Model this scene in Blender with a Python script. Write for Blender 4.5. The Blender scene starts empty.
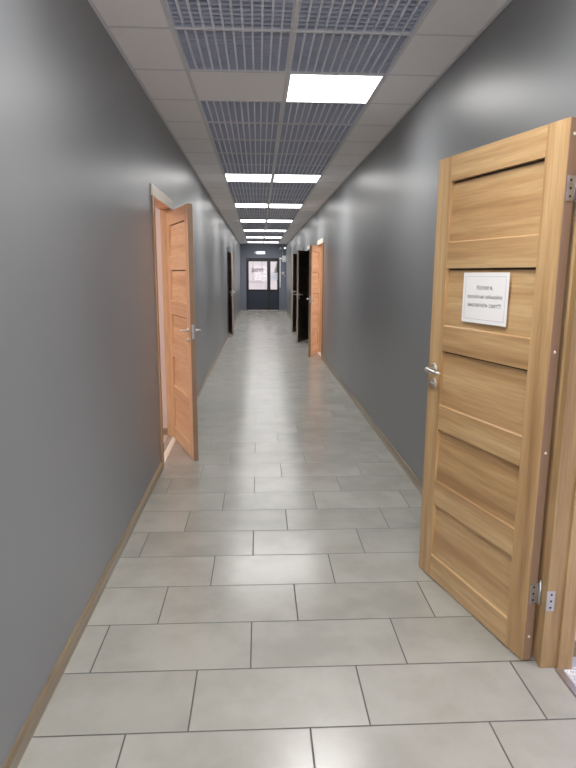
import bpy, bmesh, math, random
from mathutils import Vector, Matrix
random.seed(7)
COL = bpy.context.scene.collection
sc = bpy.context.scene
XL, XR, ZC, YE, YB = -0.748, 1.111, 2.654, 24.0, -3.0
XC, Y0 = 0.1785, 3.15435          # centre ceiling rail, first grid line
ZT = 3.05                         # slab above the suspended ceiling
WT = 0.09                         # wall thickness

# ------------------------------------------------------------------ helpers
def lin(c):
    return tuple((v/12.92 if v <= .04045 else ((v+.055)/1.055)**2.4) for v in (x/255 for x in c)) + (1,)

class MB:
    """collects shapes, links them as ONE mesh object"""
    def __init__(s): s.bm = bmesh.new(); s.mats = []; s.cur = 0
    def mat(s, m):
        if m not in s.mats: s.mats.append(m)
        s.cur = s.mats.index(m); return s
    def _fin(s, fs, smooth=False):
        for f in fs: f.material_index = s.cur; f.smooth = smooth
    def box(s, x0, y0, z0, x1, y1, z1, bev=0):
        x0, x1 = sorted((x0, x1)); y0, y1 = sorted((y0, y1)); z0, z1 = sorted((z0, z1))
        v = [s.bm.verts.new(p) for p in ((x0,y0,z0),(x1,y0,z0),(x1,y1,z0),(x0,y1,z0),(x0,y0,z1),(x1,y0,z1),(x1,y1,z1),(x0,y1,z1))]
        fs = [s.bm.faces.new([v[i] for i in q]) for q in ((3,2,1,0),(4,5,6,7),(0,1,5,4),(1,2,6,5),(2,3,7,6),(3,0,4,7))]
        s._fin(fs)
        if bev:
            es = list({e for f in fs for e in f.edges})
            r = bmesh.ops.bevel(s.bm, geom=es, offset=bev, segments=2, affect='EDGES', profile=.5)
            s._fin(r['faces'])
        return s
    def extr(s, prof, a, b, axis):
        """prism: 2D profile swept from a to b along axis; profile in the other two axes in cyclic order"""
        def P(u, v, t):
            return {'x': (t,u,v), 'y': (u,t,v), 'z': (u,v,t)}[axis]
        A = [s.bm.verts.new(P(u,v,a)) for u,v in prof]; B = [s.bm.verts.new(P(u,v,b)) for u,v in prof]
        n = len(prof); fs = [s.bm.faces.new((A[i],A[(i+1)%n],B[(i+1)%n],B[i])) for i in range(n)]
        fs += [s.bm.faces.new(A[::-1]), s.bm.faces.new(B)]
        s._fin(fs); bmesh.ops.recalc_face_normals(s.bm, faces=fs); return s
    def cyl(s, a, b, r, n=16, r2=None):
        a, b = Vector(a), Vector(b); d = (b-a).normalized(); r2 = r if r2 is None else r2
        u = d.orthogonal().normalized(); w = d.cross(u)
        A = []; B = []
        for i in range(n):
            t = 2*math.pi*i/n; o = u*math.cos(t)+w*math.sin(t)
            A.append(s.bm.verts.new(a+o*r)); B.append(s.bm.verts.new(b+o*r2))
        fs = [s.bm.faces.new((A[i],A[(i+1)%n],B[(i+1)%n],B[i])) for i in range(n)]
        s._fin(fs, True); c = [s.bm.faces.new(A[::-1]), s.bm.faces.new(B)]; s._fin(c); return s
    def tube(s, pts, rs, n=12, flat=1.0):
        """smooth tube through points; flat squashes the section vertically"""
        P = [Vector(p) for p in pts]; rings = []
        if not isinstance(rs, (list, tuple)): rs = [rs]*len(P)
        for i, p in enumerate(P):
            d = (P[min(i+1,len(P)-1)]-P[max(i-1,0)]).normalized()
            u = d.cross(Vector((0,0,1))).normalized() if abs(d.z) < .9 else Vector((1,0,0)); w = d.cross(u)
            rings.append([s.bm.verts.new(p+u*rs[i]*math.cos(2*math.pi*k/n)+w*rs[i]*flat*math.sin(2*math.pi*k/n)) for k in range(n)])
        for a, b in zip(rings, rings[1:]):
            s._fin([s.bm.faces.new((a[k],a[(k+1)%n],b[(k+1)%n],b[k])) for k in range(n)], True)
        s._fin([s.bm.faces.new(rings[0][::-1]), s.bm.faces.new(rings[-1])]); return s
    def build(s, name, m=None, parent=None, recalc=True):
        if m is not None and not s.mats: s.mats = [m]
        if recalc: bmesh.ops.recalc_face_normals(s.bm, faces=s.bm.faces)
        me = bpy.data.meshes.new(name); s.bm.to_mesh(me); s.bm.free()
        for k in s.mats: me.materials.append(k)
        o = bpy.data.objects.new(name, me); COL.objects.link(o)
        if parent: o.parent = parent
        return o

def empty(name, loc=(0,0,0), rz=0):
    o = bpy.data.objects.new(name, None); COL.objects.link(o); o.location = loc; o.rotation_euler = (0,0,rz)
    o.empty_display_size = .1; return o
def tag(o, label=None, cat=None, group=None, kind=None):
    if label: o['label'] = label
    if cat: o['category'] = cat
    if group: o['group'] = group
    if kind: o['kind'] = kind
    return o
def copy_tree(o, parent=None):
    c = o.copy(); COL.objects.link(c)
    if parent: c.parent = parent
    for ch in list(o.children): copy_tree(ch, c)
    return c
def struct(o, label, cat): return tag(o, label, cat, kind='structure')

# ------------------------------------------------------------------ materials
class NT:
    def __init__(s, name):
        s.m = bpy.data.materials.new(name); s.m.use_nodes = True; s.t = s.m.node_tree
        s.b = s.t.nodes['Principled BSDF']; s.out = s.t.nodes['Material Output']
    def n(s, typ, **k):
        x = s.t.nodes.new(typ)
        for a, v in k.items():
            if a.startswith('i_'): x.inputs[a[2:].replace('_',' ')].default_value = v
            else: setattr(x, a, v)
        return x
    def l(s, a, b): s.t.links.new(a, b)
    def math(s, op, a, b=None):
        x = s.n('ShaderNodeMath', operation=op)
        for i, v in enumerate((a, b)):
            if v is None: continue
            if isinstance(v, (int, float)): x.inputs[i].default_value = v
            else: s.l(v, x.inputs[i])
        return x.outputs[0]
    def mix(s, fac, a, b, mode='MIX'):
        x = s.n('ShaderNodeMix', data_type='RGBA', blend_type=mode)
        for sock, v in ((x.inputs[0], fac), (x.inputs[6], a), (x.inputs[7], b)):
            if isinstance(v, (int, float, tuple)): sock.default_value = v
            else: s.l(v, sock)
        return x.outputs[2]
    def obj(s, scale=(1,1,1), coord='Object'):
        tc = s.n('ShaderNodeTexCoord'); mp = s.n('ShaderNodeMapping'); mp.inputs['Scale'].default_value = scale
        s.l(tc.outputs[coord], mp.inputs[0]); return mp.outputs[0]
    def noise(s, vec, scale, detail=3, rough=.5, dist=0):
        x = s.n('ShaderNodeTexNoise'); x.inputs['Scale'].default_value = scale; x.inputs['Detail'].default_value = detail
        x.inputs['Roughness'].default_value = rough; x.inputs['Distortion'].default_value = dist; s.l(vec, x.inputs['Vector']); return x.outputs[0]
    def ramp(s, fac, stops):
        x = s.n('ShaderNodeValToRGB'); e = x.color_ramp.elements
        while len(e) < len(stops): e.new(.5)
        for k, (p, c) in zip(e, stops): k.position = p; k.color = c
        s.l(fac, x.inputs[0]); return x.outputs[0]
    def bump(s, h, strength, dist=.002):
        x = s.n('ShaderNodeBump'); x.inputs['Strength'].default_value = strength; x.inputs['Distance'].default_value = dist
        s.l(h, x.inputs['Height']); s.l(x.outputs[0], s.b.inputs['Normal'])
    def base(s, v):
        if isinstance(v, tuple): s.b.inputs['Base Color'].default_value = v
        else: s.l(v, s.b.inputs['Base Color'])
    def set(s, **k):
        for a, v in k.items(): s.b.inputs[a.replace('_',' ')].default_value = v

def plain(name, c, rough=.5, metal=0, var=.06, scale=8, bump=0):
    t = NT(name); n = t.noise(t.obj(), scale, 4)
    a = lin(c); d = tuple(x*(1-var) for x in a[:3])+(1,); e = tuple(min(1, x*(1+var)) for x in a[:3])+(1,)
    t.base(t.ramp(n, [(.3, d), (.7, e)])); t.set(Roughness=rough, Metallic=metal)
    if bump: t.bump(t.noise(t.obj(), 260, 3), bump)
    return t.m

def wall_mat(name, c, rough=.38):
    t = NT(name); o = t.obj()
    n = t.noise(o, 1.1, 3); a = lin(c)
    t.base(t.ramp(n, [(.3, tuple(x*.95 for x in a[:3])+(1,)), (.7, tuple(x*1.05 for x in a[:3])+(1,))]))
    t.set(Roughness=rough); t.b.inputs['Specular IOR Level'].default_value = .45
    t.bump(t.noise(o, 140, 4), .12, .0015); return t.m

def floor_mat():
    t = NT('corridor_porcelain_tiles'); tc = t.n('ShaderNodeTexCoord'); sp = t.n('ShaderNodeSeparateXYZ'); t.l(tc.outputs['Object'], sp.inputs[0])
    X, Y = sp.outputs[0], sp.outputs[1]
    v = t.math('DIVIDE', t.math('SUBTRACT', Y, 1.35684), .3)
    row = t.math('CEIL', v)
    u = t.math('DIVIDE', t.math('SUBTRACT', t.math('ADD', X, .03695), t.math('MULTIPLY', row, .2)), .6)
    fu = t.math('FRACT', u); fv = t.math('FRACT', v)
    du = t.math('MULTIPLY', t.math('MINIMUM', fu, t.math('SUBTRACT', 1, fu)), .6)
    dv = t.math('MULTIPLY', t.math('MINIMUM', fv, t.math('SUBTRACT', 1, fv)), .3)
    d = t.math('MINIMUM', du, dv)
    mr = t.n('ShaderNodeMapRange'); mr.inputs['From Min'].default_value = .0020; mr.inputs['From Max'].default_value = .0040; t.l(d, mr.inputs[0])
    tile = mr.outputs[0]
    cid = t.n('ShaderNodeCombineXYZ'); t.l(t.math('FLOOR', u), cid.inputs[0]); t.l(row, cid.inputs[1])
    wn = t.n('ShaderNodeTexWhiteNoise'); t.l(cid.outputs[0], wn.inputs[0])
    off = t.n('ShaderNodeVectorMath', operation='SCALE'); t.l(wn.outputs['Color'], off.inputs[0]); off.inputs['Scale'].default_value = 37
    pos = t.n('ShaderNodeVectorMath', operation='ADD'); t.l(tc.outputs['Object'], pos.inputs[0]); t.l(off.outputs[0], pos.inputs[1])
    cloud = t.noise(pos.outputs[0], 3.6, 5, .58, 0)
    cm_ = t.n('ShaderNodeMapRange', interpolation_type='SMOOTHSTEP'); t.l(cloud, cm_.inputs[0]); cm_.inputs['From Min'].default_value = .30; cm_.inputs['From Max'].default_value = .70
    col = t.mix(cm_.outputs[0], lin((144,141,133)), lin((159,156,148)))
    hv = t.n('ShaderNodeMapRange'); t.l(wn.outputs['Value'], hv.inputs[0]); hv.inputs['To Min'].default_value = .93; hv.inputs['To Max'].default_value = 1.04
    g = t.n('ShaderNodeCombineColor'); [t.l(hv.outputs[0], g.inputs[i]) for i in range(3)]
    col = t.mix(1., col, g.outputs[0], 'MULTIPLY')
    col = t.mix(tile, lin((50,48,40)), col)
    t.base(col)
    rr = t.n('ShaderNodeMapRange'); t.l(cloud, rr.inputs[0]); rr.inputs['To Min'].default_value = .21; rr.inputs['To Max'].default_value = .235
    rg = t.math('ADD', rr.outputs[0], t.math('MULTIPLY', t.math('SUBTRACT', 1, tile), .4)); t.l(rg, t.b.inputs['Roughness'])
    t.b.inputs['Specular IOR Level'].default_value = .75
    h = t.math('ADD', tile, t.math('MULTIPLY', cloud, .12)); t.bump(h, .5, .0016)
    return t.m

def wood_mat(name, light, mid, dark, vertical, rough=.42, seed=0):
    t = NT(name); tc = t.n('ShaderNodeTexCoord'); oi = t.n('ShaderNodeValue'); oi.outputs[0].default_value = seed
    mp = t.n('ShaderNodeMapping'); mp.inputs['Scale'].default_value = (22, 8, 1.1) if vertical else (1.1, 8, 22)
    mp.inputs['Location'].default_value = (seed*3.1, seed*1.7, seed*2.3)
    t.l(tc.outputs['Object'], mp.inputs[0])
    n1 = t.noise(mp.outputs[0], .55, 3, .55, .35); n2 = t.noise(mp.outputs[0], 4.5, 4, .6, .2)
    c = t.ramp(n1, [(.32, lin(dark)), (.47, lin(mid)), (.66, lin(light))])
    f = t.ramp(n2, [(.35, (.82,.80,.78,1)), (.65, (1.06,1.05,1.04,1))])
    t.base(t.mix(1., c, f, 'MULTIPLY')); t.set(Roughness=rough); t.bump(n2, .12, .0008)
    return t.m

def emit_panel(name, c, A, B, p):
    """LED diffuser: even glow plus a beam that is stronger straight below the fitting"""
    t = NT(name); g = t.n('ShaderNodeNewGeometry'); dt = t.n('ShaderNodeVectorMath', operation='DOT_PRODUCT')
    t.l(g.outputs['Incoming'], dt.inputs[0]); t.l(g.outputs['Normal'], dt.inputs[1])
    cs = t.math('MAXIMUM', dt.outputs['Value'], 0.0)
    sm = t.n('ShaderNodeMapRange', interpolation_type='SMOOTHSTEP'); t.l(cs, sm.inputs[0])
    sm.inputs['From Min'].default_value = .05; sm.inputs['From Max'].default_value = p; sm.inputs['To Min'].default_value = A; sm.inputs['To Max'].default_value = B
    s = sm.outputs[0]
    em = t.n('ShaderNodeEmission'); em.inputs[0].default_value = c; t.l(s, em.inputs[1])
    t.l(em.outputs[0], t.out.inputs[0]); return t.m
def emit(name, c, s):
    t = NT(name); em = t.n('ShaderNodeEmission'); em.inputs[0].default_value = c; em.inputs[1].default_value = s
    t.l(em.outputs[0], t.out.inputs[0]); return t.m
def glass_mat():
    t = NT('door_glass'); tr = t.n('ShaderNodeBsdfTransparent'); tr.inputs[0].default_value = (.93,.95,.96,1)
    gl = t.n('ShaderNodeBsdfGlossy'); gl.inputs['Roughness'].default_value = .02
    fr = t.n('ShaderNodeFresnel'); fr.inputs[0].default_value = 1.22; mx = t.n('ShaderNodeMixShader'); t.l(fr.outputs[0], mx.inputs[0]); t.l(tr.outputs[0], mx.inputs[1]); t.l(gl.outputs[0], mx.inputs[2])
    t.l(mx.outputs[0], t.out.inputs[0]); return t.m
def carpet_mat():
    t = NT('speckled_carpet'); o = t.obj()
    v = t.n('ShaderNodeTexVoronoi'); v.inputs['Scale'].default_value = 170; t.l(o, v.inputs['Vector'])
    n = t.noise(o, 90, 3)
    t.base(t.ramp(t.math('ADD', t.math('MULTIPLY', v.outputs['Distance'], .5), t.math('MULTIPLY', n, .6)), [(.3, lin((108,106,112))), (.5, lin((176,174,180))), (.62, lin((214,212,216)))]))
    t.set(Roughness=.95); t.bump(v.outputs['Distance'], .7, .004); return t.m

M = {}
M['wall'] = wall_mat('blue_grey_wall_paint', (110,112,115))
M['endwall'] = wall_mat('slate_blue_wall_paint', (98,102,120))
M['floor'] = floor_mat()
M['ceil'] = plain('ceiling_tile', (247,243,244), .9, var=.01, scale=30, bump=.15)
M['tbar'] = plain('white_grid_metal', (216,214,218), .5, var=.02)
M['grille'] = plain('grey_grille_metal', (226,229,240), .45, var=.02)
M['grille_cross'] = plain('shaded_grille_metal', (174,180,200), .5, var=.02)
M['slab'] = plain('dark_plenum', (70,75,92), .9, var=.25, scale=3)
M['skirt'] = wood_mat('skirting_wood', (150,134,108), (126,110,86), (100,86,66), False, .3, 5)
t_ = M['skirt'].node_tree.nodes
for k in t_:
    if k.type == 'MAPPING': k.inputs['Scale'].default_value = (8, 1.0, 40)
OAK = ((206,168,118), (184,142,94), (156,114,72))
M['oak_v'] = wood_mat('oak_vertical', *OAK, True, .4, 1); M['oak_h'] = wood_mat('oak_horizontal', *OAK, False, .4, 2)
ALD = ((225,177,131), (212,160,112), (193,139,94))
M['ald_v'] = wood_mat('alder_vertical', *ALD, True, .4, 3); M['ald_h'] = wood_mat('alder_horizontal', *ALD, False, .4, 4)
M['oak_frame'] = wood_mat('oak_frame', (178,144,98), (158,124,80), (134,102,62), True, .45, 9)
M['edge'] = plain('brown_edge_banding', (138,106,82), .5)
M['wen_v'] = wood_mat('wenge_vertical', (62,44,38), (46,32,28), (30,20,19), True, .35, 6); M['wen_h'] = wood_mat('wenge_horizontal', (62,44,38), (46,32,28), (30,20,19), False, .35, 7)
M['groove_shade'] = plain('painted_groove_shade', (44,30,20), .8)
M['wedge'] = plain('greige_edge_banding', (150,134,122), .4)
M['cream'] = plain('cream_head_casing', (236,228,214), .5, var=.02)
M['chrome'] = plain('satin_nickel', (222,218,210), .3, 1, var=.03)
M['steel'] = plain('brushed_steel', (196,196,198), .35, 1, var=.06, scale=30)
M['black'] = plain('black_door_paint', (12,12,17), .5, var=.1)
M['navy'] = plain('dark_navy_panel', (16,26,44), .6, var=.1)
M['glass'] = glass_mat()
M['paper'] = plain('white_paper', (243,240,239), .7, var=.01)
def thin_paper():
    t = NT('thin_backlit_paper'); tl = t.n('ShaderNodeBsdfTranslucent'); tl.inputs[0].default_value = (.97,.97,1,1); mx = t.n('ShaderNodeMixShader'); mx.inputs[0].default_value = .85
    t.base(lin((226,222,222))); t.l(t.b.outputs[0], mx.inputs[1]); t.l(tl.outputs[0], mx.inputs[2]); t.l(mx.outputs[0], t.out.inputs[0]); return t.m
M['thinpaper'] = thin_paper()
M['ink'] = plain('dark_ink', (70,64,74), .8, var=.02)
M['inkl'] = plain('grey_ink', (150,140,156), .8, var=.02)
M['wplastic'] = plain('white_plastic', (252,252,255), .45, var=.02)
M['gplastic'] = plain('grey_plastic', (150,152,162), .5, var=.04)
M['decal'] = plain('dark_grey_vinyl', (92,84,90), .6)
M['red'] = plain('red_plastic', (150,60,62), .4, var=.04)
M['pinkwall'] = wall_mat('pale_room_wall', (226,206,200), .7)
M['lilac'] = wall_mat('lilac_room_wall', (206,200,214), .7)
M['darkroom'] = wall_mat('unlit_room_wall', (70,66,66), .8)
M['roomfloor'] = plain('room_floor', (196,176,164), .5, var=.05, scale=3)
M['carpet'] = carpet_mat()
M['lampframe'] = plain('lamp_frame', (230,230,232), .4, var=.01)
LAMP_C = (1, .985, .96, 1)
M['lamp'] = emit_panel('led_diffuser', LAMP_C, 9.0, 22., .86)
M['exit'] = emit('exit_glow', (.86,.93,1,1), 1.6)
M['exittext'] = plain('exit_lettering', (120,170,150), .5)
M['snow'] = plain('outdoor_snow', (205,203,210), .9, var=.03)
M['facade'] = plain('pale_pink_facade', (232,214,212), .9, var=.05, scale=1.5)
M['winframe'] = plain('pinkish_grey_frame', (212,196,196), .8)
M['bark'] = plain('bark', (84,72,60), .9, var=.2)
M['fir'] = plain('fir_needles', (96,110,84), .9, var=.3, scale=20)

# ------------------------------------------------------------------ doors table: side, far edge of opening, hinge y, protrusion
# (number, side, y_near, y_far, hinge, swing, finish)
OPEN = {
 1: dict(s=-1, y0=4.33, y1=5.19, hinge=(-.752,5.175), a=20.3, fin='ald', pro=.012),
 2: dict(s=1, y0=1.07, y1=1.912, hinge=(1.048,1.960), a=165.0, fin='oak', pro=.050),
 3: dict(s=1, y0=10.19, y1=11.05, hinge=(1.114,11.03), a=17.3, fin='ald', pro=.012),
 4: dict(s=1, y0=12.47, y1=13.32, hinge=(1.114,13.31), a=22.8, fin='wen', pro=.012),
 5: dict(s=1, y0=14.67, y1=15.52, hinge=(1.114,15.50), a=22.0, fin='wen', pro=.012),
 6: dict(s=-1, y0=14.08, y1=14.94, hinge=(-.752,14.93), a=10.5, fin='wen', pro=.012),
}
DH = 2.0
# ------------------------------------------------------------------ shell
b = MB().mat(M['floor']); b.box(XL-WT-.0, YB, -.1, XR+WT*0+.02, YE+.2, 0)
fl = struct(b.build('floor'), 'grey rectangular porcelain floor tiles with dark joints, laid staggered along the corridor', 'floor')

def side_wall(s):
    X = XL if s < 0 else XR; X2 = X+s*WT
    b = MB().mat(M['wall']); y = YB
    for d in sorted([d for d in OPEN.values() if d['s'] == s], key=lambda d: d['y0']):
        b.box(X, y, -.1, X2, d['y0']-.035, ZT); b.box(X, d['y0']-.035, DH+.035, X2, d['y1']+.035, ZT); y = d['y1']+.035
    b.box(X, y, -.1, X2, YE+.2, ZT); return b
struct(side_wall(-1).build('wall_left'), 'smooth blue-grey painted corridor wall on the left side', 'wall')
struct(side_wall(1).build('wall_right'), 'smooth blue-grey painted corridor wall on the right side', 'wall')
DX0, DX1, DZ = -.50, .83, 2.10
b = MB().mat(M['endwall']); b.box(XL, YE, -.1, DX0, YE+.2, ZT); b.box(DX1, YE, -.1, XR, YE+.2, ZT); b.box(DX0, YE, DZ, DX1, YE+.2, ZT)
struct(b.build('wall_end'), 'slate blue wall closing the far end of the corridor around the entrance door', 'wall')
b = MB().mat(M['wall']); b.box(XL, YB-.1, -.1, XR, YB, .85); b.box(XL, YB-.1, 2.3, XR, YB, ZT); b.box(XL, YB-.1, .85, -.45, YB, 2.3); b.box(.81, YB-.1, .85, XR, YB, 2.3)
struct(b.build('wall_back'), 'blue-grey wall behind the camera', 'wall')
wn_ = struct(empty('added_window_1', (.18, YB-.05, .85)), 'added white window in the wall behind the camera, made up to carry fill light', 'window')  # made-up window, a setting for the fill lamp behind the camera
b = MB().mat(M['wplastic'])
for q in ((-.63,-.04,0,-.57,.04,1.45), (.57,-.04,0,.63,.04,1.45), (-.57,-.04,0,.57,.04,.06), (-.57,-.04,1.39,.57,.04,1.45), (-.03,-.04,.06,.03,.04,1.39)): b.box(*q, .004)
b.build('window_frame', None, wn_)
MB().mat(M['glass']).box(-.57,-.006,.06,-.03,0,1.39).box(.03,-.006,.06,.57,0,1.39).build('pane', None, wn_)
L = bpy.data.lights.new('added_fill_light', 'AREA'); L.energy = 50; L.color = (.97,.98,1); L.shape = 'RECTANGLE'; L.size = 1.1; L.size_y = 1.3  # added area lamp that lifts the ceiling and near walls
o = bpy.data.objects.new('added_fill_light', L); COL.objects.link(o); o.location = (.18, YB+.03, 1.55); o.rotation_euler = (math.pi/2, 0, 0)
o.rotation_euler = (math.pi/2+.25, 0, 0)

def skirting(s):
    X = XL if s < 0 else XR; b = MB().mat(M['skirt']); y = YB; t = .014
    prof = [(X, 0), (X-s*t, 0), (X-s*t, .046), (X-s*(t-.004), .056), (X-s*.004, .062), (X, .062)]
    ends = []
    for d in sorted([d for d in OPEN.values() if d['s'] == s], key=lambda d: d['y0']):
        ends.append((y, d['y0']-.085)); y = d['y1']+.085
    ends.append((y, YE))
    for a, c in ends: b.extr([(u, v) for u, v in prof], a, c, 'y')
    return b
struct(skirting(-1).build('baseboard_left'), 'low wood-look skirting board along the foot of the left wall', 'baseboard')
struct(skirting(1).build('baseboard_right'), 'low wood-look skirting board along the foot of the right wall', 'baseboard')

# ------------------------------------------------------------------ suspended ceiling
JEND = 34
LR = [-8, -3, 1, 7, 12, 17, 22, 27, 32]           # lamp rows
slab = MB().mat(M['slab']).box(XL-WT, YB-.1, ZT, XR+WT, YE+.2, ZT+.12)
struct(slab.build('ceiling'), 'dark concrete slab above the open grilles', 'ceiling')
b = MB().mat(M['ceil'])
XG0, XG1 = XC-.6, XC+.6
zt0, zt1 = ZC+.002, ZC+.016
for j in range(-11, JEND+2):
    ya, yb = Y0+.6*j, min(Y0+.6*(j+1), YE)
    ya = max(ya, YB)
    if yb <= ya: continue
    for xa, xb in ((XL, XG0), (XG1, XR)):
        b.box(xa+.003, ya+.003, zt0, xb-.003, yb-.003, zt1)
    if (j < -3 and j not in LR) or j > JEND-1:
        b.box(XG0+.003, ya+.003, zt0, XC-.003, yb-.003, zt1); b.box(XC+.003, ya+.003, zt0, XG1-.003, yb-.003, zt1)
b.box(XG0+.003, Y0+.603, zt0, XC-.003, Y0+1.197, zt1)     # the one plain tile beside the nearest lamp
ce = struct(b.build('ceiling'), 'pale grey suspended ceiling tiles running along both walls', 'ceiling')
b = MB().mat(M['tbar'])
for x in (XG0, XC, XG1): b.box(x-.010, YB, ZC-.004, x+.010, YE, ZC+.030)
for j in range(-10, JEND+2):
    y = Y0+.6*j
    if y < YB+.05 or y > YE-.05: continue
    b.box(XL, y-.008, ZC-.0005, XG0-.010, y+.008, ZC+.001); b.box(XG1+.010, y-.008, ZC-.0005, XR, y+.008, ZC+.001)
    b.box(XG0+.010, y-.009, ZC-.003, XC-.010, y+.009, ZC+.028); b.box(XC+.010, y-.009, ZC-.003, XG1-.010, y+.009, ZC+.028)
b.build('ceiling_grid', None, ce)
b = MB().mat(M['tbar']).box(XL, YB, ZC-.006, XL+.016, YE, ZC+.0015).box(XR-.016, YB, ZC-.006, XR, YE, ZC+.0015)
b.build('wall_angle', None, ce)

# one lamp and one grille, then copies
ORD = ['first','second','third','fourth','fifth','sixth','seventh','eighth']
def make_lamp():
    r = empty('square_led_lamp')
    f = MB().mat(M['lampframe']); a = .288; w = .010
    f.box(-a,-a,-.004,a,-a+w,.02).box(-a,a-w,-.004,a,a,.02).box(-a,-a+w,-.004,-a+w,a-w,.02).box(a-w,-a+w,-.004,a,a-w,.02)
    f.box(-a,-a,.0205,a,a,.045)
    f.build('lamp_frame', None, r)
    d = MB(); d.mat(M['lamp'])
    vs = [d.bm.verts.new(p) for p in ((-a+w,-a+w,0),(-a+w,a-w,0),(a-w,a-w,0),(a-w,-a+w,0))]
    fc = d.bm.faces.new(vs)
    d.build('diffuser', None, r, recalc=False)
    return r
proto = make_lamp(); used = False
for n, j in enumerate(LR):
    for side, xo in (('left', -.3), ('right', .3)):
        if j == 1 and side == 'left': continue
        o = proto if not used else copy_tree(proto); used = True
        o.location = (XC+xo, Y0+.6*(j+.5), ZC)
        if j < 0:
            lab = 'white square LED ceiling panel on the %s, %s' % (side, 'overhead before the nearest grilles' if j == -3 else 'behind the camera')
        elif j == 1: lab = 'largest glowing white LED ceiling panel, alone in its row beside a plain tile'
        else: lab = 'glowing white LED ceiling panel, %s of the pair in the %s row' % (side, ORD[n-2])
        tag(o, lab, 'ceiling lamp', 'square LED panels in the corridor ceiling')

def make_grille():
    b = MB().mat(M['grille']); h = .288; z0, z1 = -.001, .024
    N = 12; p = 2*h/N
    for i in range(N+1):
        x = -h+i*p; w = .0048
        x0, x1 = max(-h, x-w), min(h, x+w)
        b.box(x0, -h, z0, x1, h, z1)
    for i in range(N+1):
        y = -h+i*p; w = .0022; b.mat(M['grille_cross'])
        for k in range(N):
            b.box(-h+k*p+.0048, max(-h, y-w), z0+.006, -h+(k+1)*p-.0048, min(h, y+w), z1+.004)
    return b.build('open_cell_grille')
gp = make_grille(); used = False
for j in range(-2, JEND):
    if j in LR: continue
    k = max([q for q in LR if q < j]); steps = j-k; n = LR.index(k)
    for side, xo in (('left', -.3), ('right', .3)):
        o = gp if not used else gp.copy()
        if used: COL.objects.link(o)
        used = True
        o.location = (XC+xo, Y0+.6*(j+.5), ZC)
        if k < 0:
            lab = 'grey open-cell ceiling grille %s of the centre rail, %s' % (side, {0:'directly before the nearest lamp row',-1:'cut by the top of the photo','-':''}.get(j, 'just above the photographer'))
        elif k == 1: lab = 'grey open-cell ceiling grille %s of the centre rail, %s past the nearest single lamp' % (side, ORD[steps-1])
        else: lab = 'grey open-cell ceiling grille %s of the centre rail, %s past the %s lamp row' % (side, ORD[steps-1], ORD[n-2])
        tag(o, lab, 'ceiling grille', 'open-cell grille panels between the ceiling lamps')

# ------------------------------------------------------------------ interior doors
RAILS = [(0,.12), (.38,.50), (.75,.87), (1.12,1.24), (1.49,1.607), (1.86,1.97)]
LW, LH, LT = .775, 1.965, .040
def leaf_mesh(fin, ys, mir):
    """leaf local: x from hinge to latch, y from 0 to ys*LT, z up"""
    V, Hm = M[fin+'_v'], M[fin+'_h']; st = .105; c = .007; rc = .010
    b = MB(); ya, yb = (0, LT) if ys > 0 else (-LT, 0)
    b.mat(V)
    for x0, x1 in ((.0015, st), (LW-st, LW-.0015)):
        b.extr([(x0+.0005, ya+.0025),(x0+.003, ya),(x1-.002, ya),(x1, ya+.002),(x1, yb-.002),(x1-.002, yb),(x0+.003, yb),(x0+.0005, yb-.0025)], 0, LH, 'z')
    b.mat(Hm)
    for i, (z0, z1) in enumerate(RAILS):
        top = min(z1, LH)
        if i < len(RAILS)-1:   # chamfered top edge catches the light, sharp lower edge throws the shadow
            prof = [(ya+.001, z0), (ya+.001, top-c), (ya+rc, top), (yb-rc, top), (yb-.001, top-c), (yb-.001, z0)]
        else: prof = [(ya+.001, z0), (ya+.001, top), (yb-.001, top), (yb-.001, z0)]
        b.extr(prof, st, LW-st, 'x')
    for (a0, a1), (b0, b1) in zip(RAILS, RAILS[1:]):
        # the infill leans back under the rail above it
        zt, zb = b0-.009, a1-.006
        b.extr([(ya+.008, zb), (ya+.0175, zt), (yb-.0175, zt), (yb-.008, zb)], st-.004, LW-st+.004, 'x')
    b.mat(M['groove_shade']); b.box(st-.004, (ya+yb)/2-.002, .1, LW-st+.004, (ya+yb)/2+.002, 1.88)  # dark core sheet deepens the shadow line under each rail by colour
    b.mat(M['edge'] if fin != 'wen' else M['wedge'])
    b.box(-.0005, ya+.002, 0, .0013, yb-.002, LH); b.box(LW-.0013, ya+.002, 0, LW+.0005, yb-.002, LH)
    return b
def lever(parent, x, z, yf, dirn, side):
    """lever handle on a face at y=yf, dirn=+-1 outwards, pointing to the hinge"""
    b = MB().mat(M['chrome']); d = dirn
    b.cyl((x, yf, z), (x, yf+d*.009, z), .026, 24, .024)
    pts = [(x, yf+d*.008, z), (x, yf+d*.030, z), (x-.002, yf+d*.042, z), (x-.012, yf+d*.050, z-.001), (x-.035, yf+d*.052, z-.003), (x-.075, yf+d*.050, z-.006), (x-.115, yf+d*.046, z-.004)]
    b.tube(pts, [.010,.009,.0095,.010,.0095,.009,.0065], 12)
    o = b.build('lever_handle', None, parent); o['label'] = 'satin nickel lever handle on a round rose'
    b = MB().mat(M['chrome']); z2 = z-.070
    b.cyl((x, yf, z2), (x, yf+d*.008, z2), .025, 24, .023)
    b.mat(M['black']); b.box(x-.0025, yf+d*.0078, z2-.010, x+.0025, yf+d*.0088, z2+.004); b.cyl((x, yf+d*.0078, z2+.004), (x, yf+d*.0088, z2+.004), .005, 12)
    b.mat(M['chrome'])
    if side: b.tube([(x, yf+d*.008, z2), (x, yf+d*.018, z2)], .008, 10); b.box(x-.012, yf+d*.018, z2-.005, x+.012, yf+d*.022, z2+.005)
    o = b.build('keyhole_escutcheon', None, parent); o['label'] = 'round nickel keyhole plate below the lever'

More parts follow.
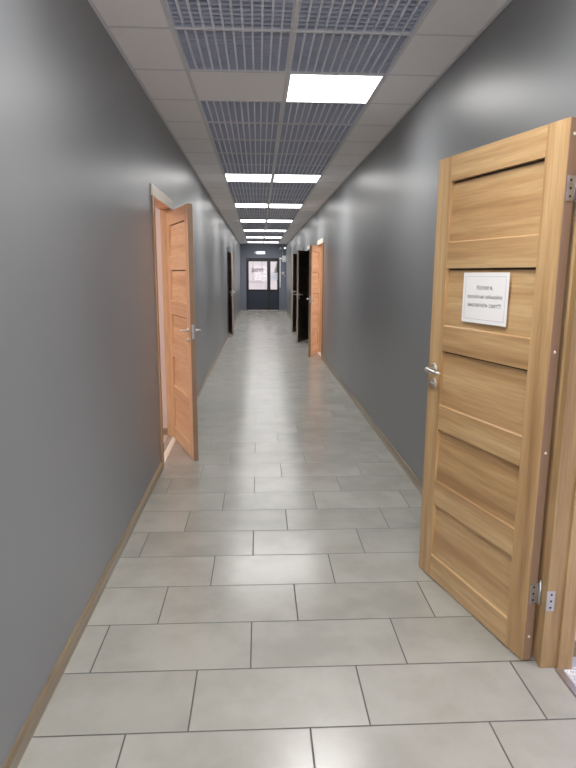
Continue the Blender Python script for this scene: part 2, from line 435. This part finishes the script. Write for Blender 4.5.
DL = {
 1: ('orange-brown panelled wooden door standing ajar into the corridor, in the left wall', 'orange-brown frame'),
 2: ('large light oak panelled door swung wide open on the right, with a paper notice', 'oak frame'),
 3: ('orange-brown panelled door standing ajar in the right wall, before two dark doors', ''),
 4: ('dark brown wooden door ajar in the right wall, just past the orange-brown one', ''),
 5: ('dark brown wooden door ajar in the right wall, the farthest on that side', ''),
 6: ('dark brown wooden door slightly ajar in the left wall, far down the corridor', ''),
}
def make_door(n):
    d = OPEN[n]; s = d['s']; fin = d['fin']; a = math.radians(d['a']); X = XL if s < 0 else XR
    hx, hy = d['hinge']
    root = empty('door_%d' % n, (X, (d['y0']+d['y1'])/2, 0)); struct(root, DL[n][0], 'door')
    inv = Vector(root.location)
    dirv = (-s*math.sin(a), -math.cos(a)); th = math.atan2(dirv[1], dirv[0])
    ys = 1 if s > 0 else -1
    lf = leaf_mesh(fin, ys, 0).build('door_leaf', None, root)
    lf.location = (hx-inv.x, hy-inv.y, .006); lf.rotation_euler = (0,0,th)
    ya, yb = (0, LT) if ys > 0 else (-LT, 0)
    lever(lf, LW-.052, 1.03, ya, -1, ys < 0); lever(lf, LW-.052, 1.03, yb, 1, ys > 0)
    for z in (.28, 1.745):          # butt hinges: leaf plate on the edge, knuckle, jamb plate
        b = MB().mat(M['steel']); yk = -ys*.008
        b.cyl((-.006, yk, z-.045), (-.006, yk, z+.045), .0065, 12); b.cyl((-.006, yk, z+.045), (-.006, yk, z+.051), .0045, 10)
        b.box(-.0030, min(0, ys*.034), z-.040, -.0008, max(0, ys*.034), z+.040)
        b.mat(M['black'])
        for q in (-.026, 0, .026): b.cyl((-.0031, ys*.019, z+q), (-.0039, ys*.019, z+q), .0045, 10)
        h = b.build('hinge', None, lf)
    if n == 2:
        for z in (.832, 1.198, 1.915, .10):
            b = MB().mat(M['cream']); b.cyl((.0, ys*.020, z), (-.0035, ys*.020, z), .0055, 12, .004); b.build('screw_cap', None, lf)
    b = MB().mat(M['steel']); b.box(LW+.0005, ys*.010, .97, LW+.0015, ys*.030, 1.08); b.box(LW+.0015, ys*.014, 1.02, LW+.010, ys*.026, 1.045); b.build('latch_plate', None, lf)
    for z in (.28, 1.745):
        b = MB().mat(M['steel']); yy = d['y1']-inv.y; q0 = -s*d['pro']; q1 = q0+s*.030; z -= .006
        b.box(q0, yy-.0035, z-.034, q1, yy-.0005, z+.046)
        b.mat(M['black'])
        for q in (-.020, .006, .032): b.cyl((q0+s*.016, yy-.0036, z+q), (q0+s*.016, yy-.0045, z+q), .0045, 10)
        b.build('hinge_plate', None, root)
    # frame: jambs through the wall with a stop, head jamb
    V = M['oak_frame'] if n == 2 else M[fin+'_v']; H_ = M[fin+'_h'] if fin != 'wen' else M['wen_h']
    fx0 = -s*d['pro']; fx1 = s*(WT+.004 if n != 2 else .070); j = .035; y0, y1 = d['y0']-inv.y, d['y1']-inv.y
    stx0, stx1 = s*(.040 if n != 2 else .012), s*(.075 if n != 2 else .060)
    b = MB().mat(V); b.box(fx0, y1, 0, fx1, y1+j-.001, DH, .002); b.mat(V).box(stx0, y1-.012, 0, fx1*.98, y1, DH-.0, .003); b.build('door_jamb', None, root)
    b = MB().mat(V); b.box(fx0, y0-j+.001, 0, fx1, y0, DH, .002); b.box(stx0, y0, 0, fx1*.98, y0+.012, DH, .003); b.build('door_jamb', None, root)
    b = MB().mat(H_); b.box(fx0, y0-j+.001, DH, fx1, y1+j-.001, DH+j-.001); b.build('head_jamb', None, root)
    cx0, cx1 = 0, -s*max(.012, d['pro']-.002); w = .078
    cm = {'oak': M['oak_v'], 'ald': M['ald_v'], 'wen': M['wen_v']}[fin]
    for ya_, yb_ in ((y0-w, y0-.004), (y1+.004, y1+w)):
        b = MB().mat(cm); b.box(cx0, ya_, 0, cx1, yb_, DH+.004, .003); b.mat(M['edge'] if fin != 'wen' else cm).box(cx0, ya_-.0015, 0, cx1*.9, ya_+.001, DH+.003)
        b.build('door_casing', None, root)
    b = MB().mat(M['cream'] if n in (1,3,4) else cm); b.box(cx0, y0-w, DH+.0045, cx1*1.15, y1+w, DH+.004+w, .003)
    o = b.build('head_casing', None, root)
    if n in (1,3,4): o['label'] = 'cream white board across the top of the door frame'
    b = MB().mat(M['steel'] if n == 2 else M['cream']); q0, q1 = sorted((s*.000, s*.045)) if n != 2 else (0, .036)
    b.extr([(q0, 0), (q0+.006, .005), (q1-.006, .005), (q1, 0)], y0+.013, y1-.013, 'y'); b.build('threshold_strip', None, root)
    return root, lf
ROOT = {n: make_door(n) for n in OPEN}

# ------------------------------------------------------------------ notice taped to the oak door
R2, LF2 = ROOT[2]
bpy.context.view_layer.update()
MW = LF2.matrix_world.copy()
def text_bm(body, size, mat, name, parent, align='CENTER', ext=.0002, off=0):
    cu = bpy.data.curves.new(name, 'FONT'); cu.body = body; cu.size = size; cu.align_x = align; cu.extrude = ext; cu.offset = off; cu.resolution_u = 3
    tmp = bpy.data.objects.new('tmp', cu); COL.objects.link(tmp)
    dg = bpy.context.evaluated_depsgraph_get(); me = bpy.data.meshes.new_from_object(tmp.evaluated_get(dg))
    bpy.data.objects.remove(tmp); bpy.data.curves.remove(cu)
    me.name = name; me.materials.clear(); me.materials.append(mat)
    o = bpy.data.objects.new(name, me); COL.objects.link(o); o.parent = parent; return o
PW, PH = .292, .205
notice = empty('paper_notice')
tag(notice, 'white printed paper sheet with three lines of text, taped to the open oak door', 'notice')
# local frame of the sheet: x right (as read), y up, z out of the sheet
sx = LW-.2455-PW/2; sz = 1.375-.006
ux = MW.to_3x3() @ Vector((-1,0,0)); uz = MW.to_3x3() @ Vector((0,1,0)); uy = Vector((0,0,1))
pos = MW @ Vector((sx, LT+.0022, sz))
mt = Matrix((ux, uy, uz)).transposed().to_4x4()
notice.matrix_world = Matrix.Translation(pos) @ mt
b = MB().mat(M['paper'])
nx, ny = 12, 8; grid = []
for jj in range(ny+1):
    row = []
    for ii in range(nx+1):
        x = -PW/2+PW*ii/nx; y = -PH/2+PH*jj/ny
        row.append(b.bm.verts.new((x, y, .0012*math.sin(ii*.7)*abs(y)/PH*0+.0)))
    grid.append(row)
for jj in range(ny):
    for ii in range(nx): b.bm.faces.new((grid[jj][ii], grid[jj][ii+1], grid[jj+1][ii+1], grid[jj+1][ii]))
b.build('sheet', None, notice, recalc=False)
b = MB().mat(M['inkl']); m_ = .017; x1, y1 = PW/2-m_, PH/2-m_*.9
for k in range(26):
    xa = -x1+2*x1*k/26
    for yy in (-y1, y1): b.box(xa, yy-.0007, .0003, xa+2*x1/26*.72, yy+.0007, .0006)
for k in range(18):
    ya = -y1+2*y1*k/18
    for xx in (-x1, x1): b.box(xx-.0007, ya, .0003, xx+.0007, ya+2*y1/18*.72, .0006)
b.build('printed_border', None, notice)
for body, y, sz_ in (('Коллеги,', .034, .0250), ('просьба не забывайте', -.001, .0208), ('выключать свет!!!', -.036, .0250)):
    o = text_bm(body, sz_, M['ink'], 'printed_text', notice); o.location = (0, y, .0004)

# ------------------------------------------------------------------ rooms behind the open doors
def room(n, depth, ylo, yhi, wm, fm, lab, light=None, h=2.6):
    d = OPEN[n]; s = d['s']; X = (XL if s < 0 else XR)+s*WT; X2 = X+s*depth
    w = .08
    b = MB().mat(wm)
    b.box(X, yhi, -.1, X2, yhi+w, h); b.box(X, ylo-w, -.1, X2, ylo, h); b.box(X2, ylo-w, -.1, X2+s*w, yhi+w, h)
    struct(b.build('wall_room'), lab+' walls', 'wall')
    b = MB().mat(fm); b.box(X if fm != M['carpet'] else XR+.021, ylo if fm != M['carpet'] else d['y0'], -.1, X2, yhi if fm != M['carpet'] else d['y1'], .0) if fm == M['carpet'] else b.box(X if s < 0 else XR+.0205, ylo if False else ylo, -.1, X2, yhi, 0)
    struct(b.build('floor_room'), lab+' floor', 'floor')
    b = MB().mat(M['cream']); b.box(X, ylo-w, h, X2+s*w, yhi+w, h+.08); struct(b.build('ceiling_room'), lab+' ceiling', 'ceiling')
    b = MB().mat(M['skirt']); b.box(X+s*.005, yhi-.014, 0, X2, yhi-.0005, .062); struct(b.build('baseboard_room'), lab+' skirting board', 'baseboard')
    if light:
        c, p = light
        L = bpy.data.lights.new('room_light', 'AREA'); L.energy = p; L.color = c; L.size = .9
        o = bpy.data.objects.new('room_light', L); COL.objects.link(o); o.location = (X+s*depth*.5, (ylo+yhi)/2, h-.06)
room(1, 2.6, 3.2, 5.24, M['pinkwall'], M['roomfloor'], 'pinkish lit room behind the left door', ((1,.93,.90), 30))
room(2, 2.4, .6, 1.985, M['lilac'], M['carpet'], 'pale lilac room behind the oak door', ((.95,.93,1), 40))
room(3, 2.4, 9.3, 11.11, M['pinkwall'], M['roomfloor'], 'lit room behind the right orange-brown door', ((1,.93,.88), 34))
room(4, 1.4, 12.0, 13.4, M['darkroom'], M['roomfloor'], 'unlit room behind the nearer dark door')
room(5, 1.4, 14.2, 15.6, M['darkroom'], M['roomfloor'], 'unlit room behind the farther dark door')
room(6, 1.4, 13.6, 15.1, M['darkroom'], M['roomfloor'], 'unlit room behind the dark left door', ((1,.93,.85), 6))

# ------------------------------------------------------------------ entrance door at the end
ed = struct(empty('door_7', ((DX0+DX1)/2, YE, 0)), 'black glazed entrance door with narrow side light, closing the far end', 'door')
ox = (DX0+DX1)/2
yF, yK = YE-.03, YE+.05
MX0, MX1 = .335, .478
def bb(name, mat, *boxes, parent=ed, bev=.004, lab=None):
    b = MB().mat(mat)
    for q in boxes: b.box(q[0]-ox, q[1]-YE, q[2], q[3]-ox, q[4]-YE, q[5], bev)
    o = b.build(name, None, parent)
    if lab: o['label'] = lab
    return o
bb('door_frame', M['black'], (DX0,yF,0,DX0+.05,yK,DZ), (DX1-.05,yF,0,DX1,yK,DZ), (DX0+.05,yF,2.04,DX1-.05,yK,DZ), (MX0+.05,yF,0,MX1-.03,yK,2.04))
lf = bb('door_leaf', M['black'], (DX0+.045,yF+.012,.01,DX0+.096,yK-.01,2.035), (MX0,yF+.012,.01,MX0+.055,yK-.01,2.045), (DX0+.095,yF+.012,1.965,MX0,yK-.01,2.045), (DX0+.095,yF+.012,.80,MX0,yK-.01,.85), (DX0+.095,yF+.012,.01,MX0,yK-.01,.09))
bb('lower_panel', M['navy'], (DX0+.095,yF+.025,.09,MX0,yK-.02,.80), parent=lf)
bb('pane', M['glass'], (DX0+.095,YE+.008,.85,MX0,YE+.014,1.965), parent=lf, bev=0)
b = MB().mat(M['steel']); X_ = MX0-.06-ox
b.tube([(X_, yF-YE-.035, .88), (X_, yF-YE-.04, 1.0), (X_, yF-YE-.035, 1.14)], .012); b.cyl((X_, yF-YE+.02, .90), (X_, yF-YE-.035, .90), .008); b.cyl((X_, yF-YE+.02, 1.12), (X_, yF-YE-.035, 1.12), .008)
b.build('pull_handle', None, lf)
sl = bb('side_light', M['black'], (MX1-.04,yF+.012,.01,MX1,yK-.01,2.045), (.745,yF+.012,.01,DX1-.045,yK-.01,2.045), (MX1,yF+.012,1.965,.745,yK-.01,2.04), (MX1,yF+.012,.80,.745,yK-.01,.85), (MX1,yF+.012,.01,.745,yK-.01,.09))
bb('lower_panel', M['navy'], (MX1,yF+.025,.09,.745,yK-.02,.80), parent=sl)
bb('pane', M['glass'], (MX1,YE+.008,.85,.745,YE+.014,1.965), parent=sl, bev=0)
dec = text_bm('ВХОД', .165, M['decal'], 'door_lettering', lf, off=.010)
dec.rotation_euler = (math.pi/2, 0, math.pi); dec.location = (-.045-ox, .004, 1.56)
dec['label'] = 'grey lettering on the glass, seen from behind'
def flat(name, mat, label, cat, *boxes, bev=.003):
    x = sum(q[0]+q[3] for q in boxes)/2/len(boxes); z = min(q[2] for q in boxes)
    b = MB().mat(mat)
    for q in boxes: b.box(q[0]-x, q[1]-YE, q[2]-z, q[3]-x, q[4]-YE, q[5]-z, bev)
    o = b.build(name); o.location = (x, YE, z); return tag(o, label, cat)
flat('paper_notice', M['thinpaper'], 'white paper sheet taped to the narrow side window of the entrance door', 'notice', (.50,YE-.0215,1.23,.775,YE-.019,1.52), bev=0)

ex = tag(empty('exit_sign', (.085, YE, 2.24)), 'small glowing white exit sign above the entrance door', 'sign')
b = MB().mat(M['wplastic']).box(-.18,-.035,.01,.18,-.0005,.13,.006); b.build('sign_housing', None, ex)
b = MB().mat(M['exit']).box(-.17,-.040,.02,.17,-.0355,.12,.002); b.build('sign_face', None, ex)
b = MB().mat(M['wplastic']).box(-.25,-.030,.035,-.192,-.002,.115,.006); b.build('lamp_end', None, ex)
o = text_bm('ВЫХОД', .07, M['exittext'], 'sign_lettering', ex); o.rotation_euler = (math.pi/2,0,0); o.location = (0,-.0405,.046)

flat('cable_trunking', M['wplastic'], 'thin vertical white cable duct beside the entrance door', 'cable duct', (.855,YE-.018,.93,.885,YE-.0005,2.02))
flat('cable_conduit', M['gplastic'], 'grey vertical conduit running up to the ceiling above the junction box', 'conduit', (.955,YE-.022,2.23,.985,YE-.0005,ZC-.01))
jb = tag(empty('junction_box', (1.03, YE, 1.95)), 'white square junction box on the end wall right of the door', 'junction box')
MB().mat(M['wplastic']).box(-.08,-.07,0,.08,-.0005,.25,.008).build('box_body', None, jb)
b = MB().mat(M['gplastic']).box(-.06,-.073,.03,.06,-.0705,.05); b.build('cover_plate', None, jb)
flat('alarm_relay', M['wplastic'], 'tiny white relay beside the junction box above the door corner', 'relay', (.84,YE-.03,2.05,.94,YE-.0005,2.12))
cam_ = tag(empty('security_camera', (.885, YE, 2.43)), 'small white camera on the end wall under the ceiling, left of the conduit', 'camera')
MB().mat(M['wplastic']).cyl((0,-.0005,.06), (0,-.03,.06), .04).tube([(0,-.03,.06),(0,-.06,.05)], .015).build('camera_mount', None, cam_)
b = MB().mat(M['wplastic']); b.cyl((0,-.045,.055), (-.03,-.17,.03), .038, 18, .036); b.build('camera_body', None, cam_)
b = MB().mat(M['black']); b.cyl((-.0302,-.1702,.03), (-.0312,-.175,.029), .026); b.build('camera_lens', None, cam_)
el = tag(empty('emergency_light', (1.06, YE, 2.50)), 'small bright emergency spot light in the top right corner of the end wall', 'light')
MB().mat(M['wplastic']).box(-.045,-.04,-.04,.04,-.0005,.04,.006).build('light_housing', None, el)
MB().mat(M['exit']).cyl((0,-.041,0), (0,-.05,0), .033).build('light_lens', None, el)
cp = tag(empty('call_point', (.985, YE, 1.46)), 'small fire alarm call point on the end wall right of the door', 'call point')
MB().mat(M['wplastic']).box(-.045,-.04,0,.045,-.0005,.09,.005).build('call_housing', None, cp)
MB().mat(M['red']).box(-.03,-.044,.015,.03,-.0405,.075,.002).build('call_button', None, cp)
flat('key_switch', M['gplastic'], 'small dark switch box on the end wall below the call point', 'switch', (1.03,YE-.03,1.36,1.09,YE-.0005,1.43))

# ------------------------------------------------------------------ outside, beyond the glass
b = MB().mat(M['snow']).box(-14, YE+.2, -.25, 16, YE+26, -.12); struct(b.build('ground'), 'bright snowy ground outside the entrance door', 'ground')
fa = tag(empty('neighbouring_building', (0, YE+11, -.12)), 'pale pink building seen through the glass of the entrance door', 'building')
b = MB().mat(M['facade']).box(-9,0,0,9.5,.4,7); b.build('facade_wall', None, fa)
for x in (-4.8,-2.2,-.35,3.6,6.2):
    f = MB().mat(M['winframe']).box(x-.6,-.05,1.1,x+.6,-.001,2.7,.01).build('window_frame', None, fa)
    MB().mat(M['facade']).box(x-.5,-.06,1.2,x-.03,-.051,2.6).box(x+.03,-.06,1.2,x+.5,-.051,2.6).build('window_pane', None, f)
tr = tag(empty('fir_tree', (1.15, YE+7, -.12)), 'greyish green fir seen through the narrow side window of the entrance door', 'tree')
MB().mat(M['bark']).cyl((0,0,0), (0,0,2.6), .07, 10, .03).build('trunk', None, tr)
b = MB().mat(M['fir'])
for k in range(150):
    z = 1.55+1.2*(k/150); r = (1-(k/150))*.42+.06; a = k*2.4
    b.cyl((0,0,z), (math.cos(a)*r, math.sin(a)*r, z-.12), .05, 5, .01)
b.build('foliage', None, tr)

# ------------------------------------------------------------------ daylight
w = bpy.data.worlds.new('World'); sc.world = w; w.use_nodes = True
bg = w.node_tree.nodes['Background']
sky = w.node_tree.nodes.new('ShaderNodeTexSky'); sky.sky_type = 'HOSEK_WILKIE'; sky.turbidity = 6; sky.sun_direction = (.3,-.5,.8)
mx = w.node_tree.nodes.new('ShaderNodeMix'); mx.data_type = 'RGBA'; mx.inputs[0].default_value = .85
w.node_tree.links.new(sky.outputs[0], mx.inputs[6]); mx.inputs[7].default_value = (.95,.96,1,1)
w.node_tree.links.new(mx.outputs[2], bg.inputs[0]); bg.inputs[1].default_value = 1.75

# ------------------------------------------------------------------ camera
f, p, yw, r, H = 579.159, .18746, .05055, .00511, 1.46694
F = Vector((math.sin(yw)*math.cos(p), math.cos(yw)*math.cos(p), -math.sin(p)))
Rt = Vector((math.cos(yw), -math.sin(yw), 0)); U = Rt.cross(F)
c, s = math.cos(r), math.sin(r); R_ = c*Rt+s*U; U_ = -s*Rt+c*U
cd = bpy.data.cameras.new('camera'); cd.sensor_fit = 'VERTICAL'; cd.sensor_height = 24; cd.lens = f/768*24; cd.clip_start = .02; cd.clip_end = 200
co = bpy.data.objects.new('camera', cd); COL.objects.link(co)
m3 = Matrix((R_, U_, -F)).transposed(); co.matrix_world = Matrix.Translation((0,0,H)) @ m3.to_4x4()
sc.camera = co
sc.view_settings.view_transform = 'Standard'; sc.view_settings.look = 'None'; sc.view_settings.exposure = 0; sc.view_settings.gamma = 1.2; sc.view_settings.exposure = -.02
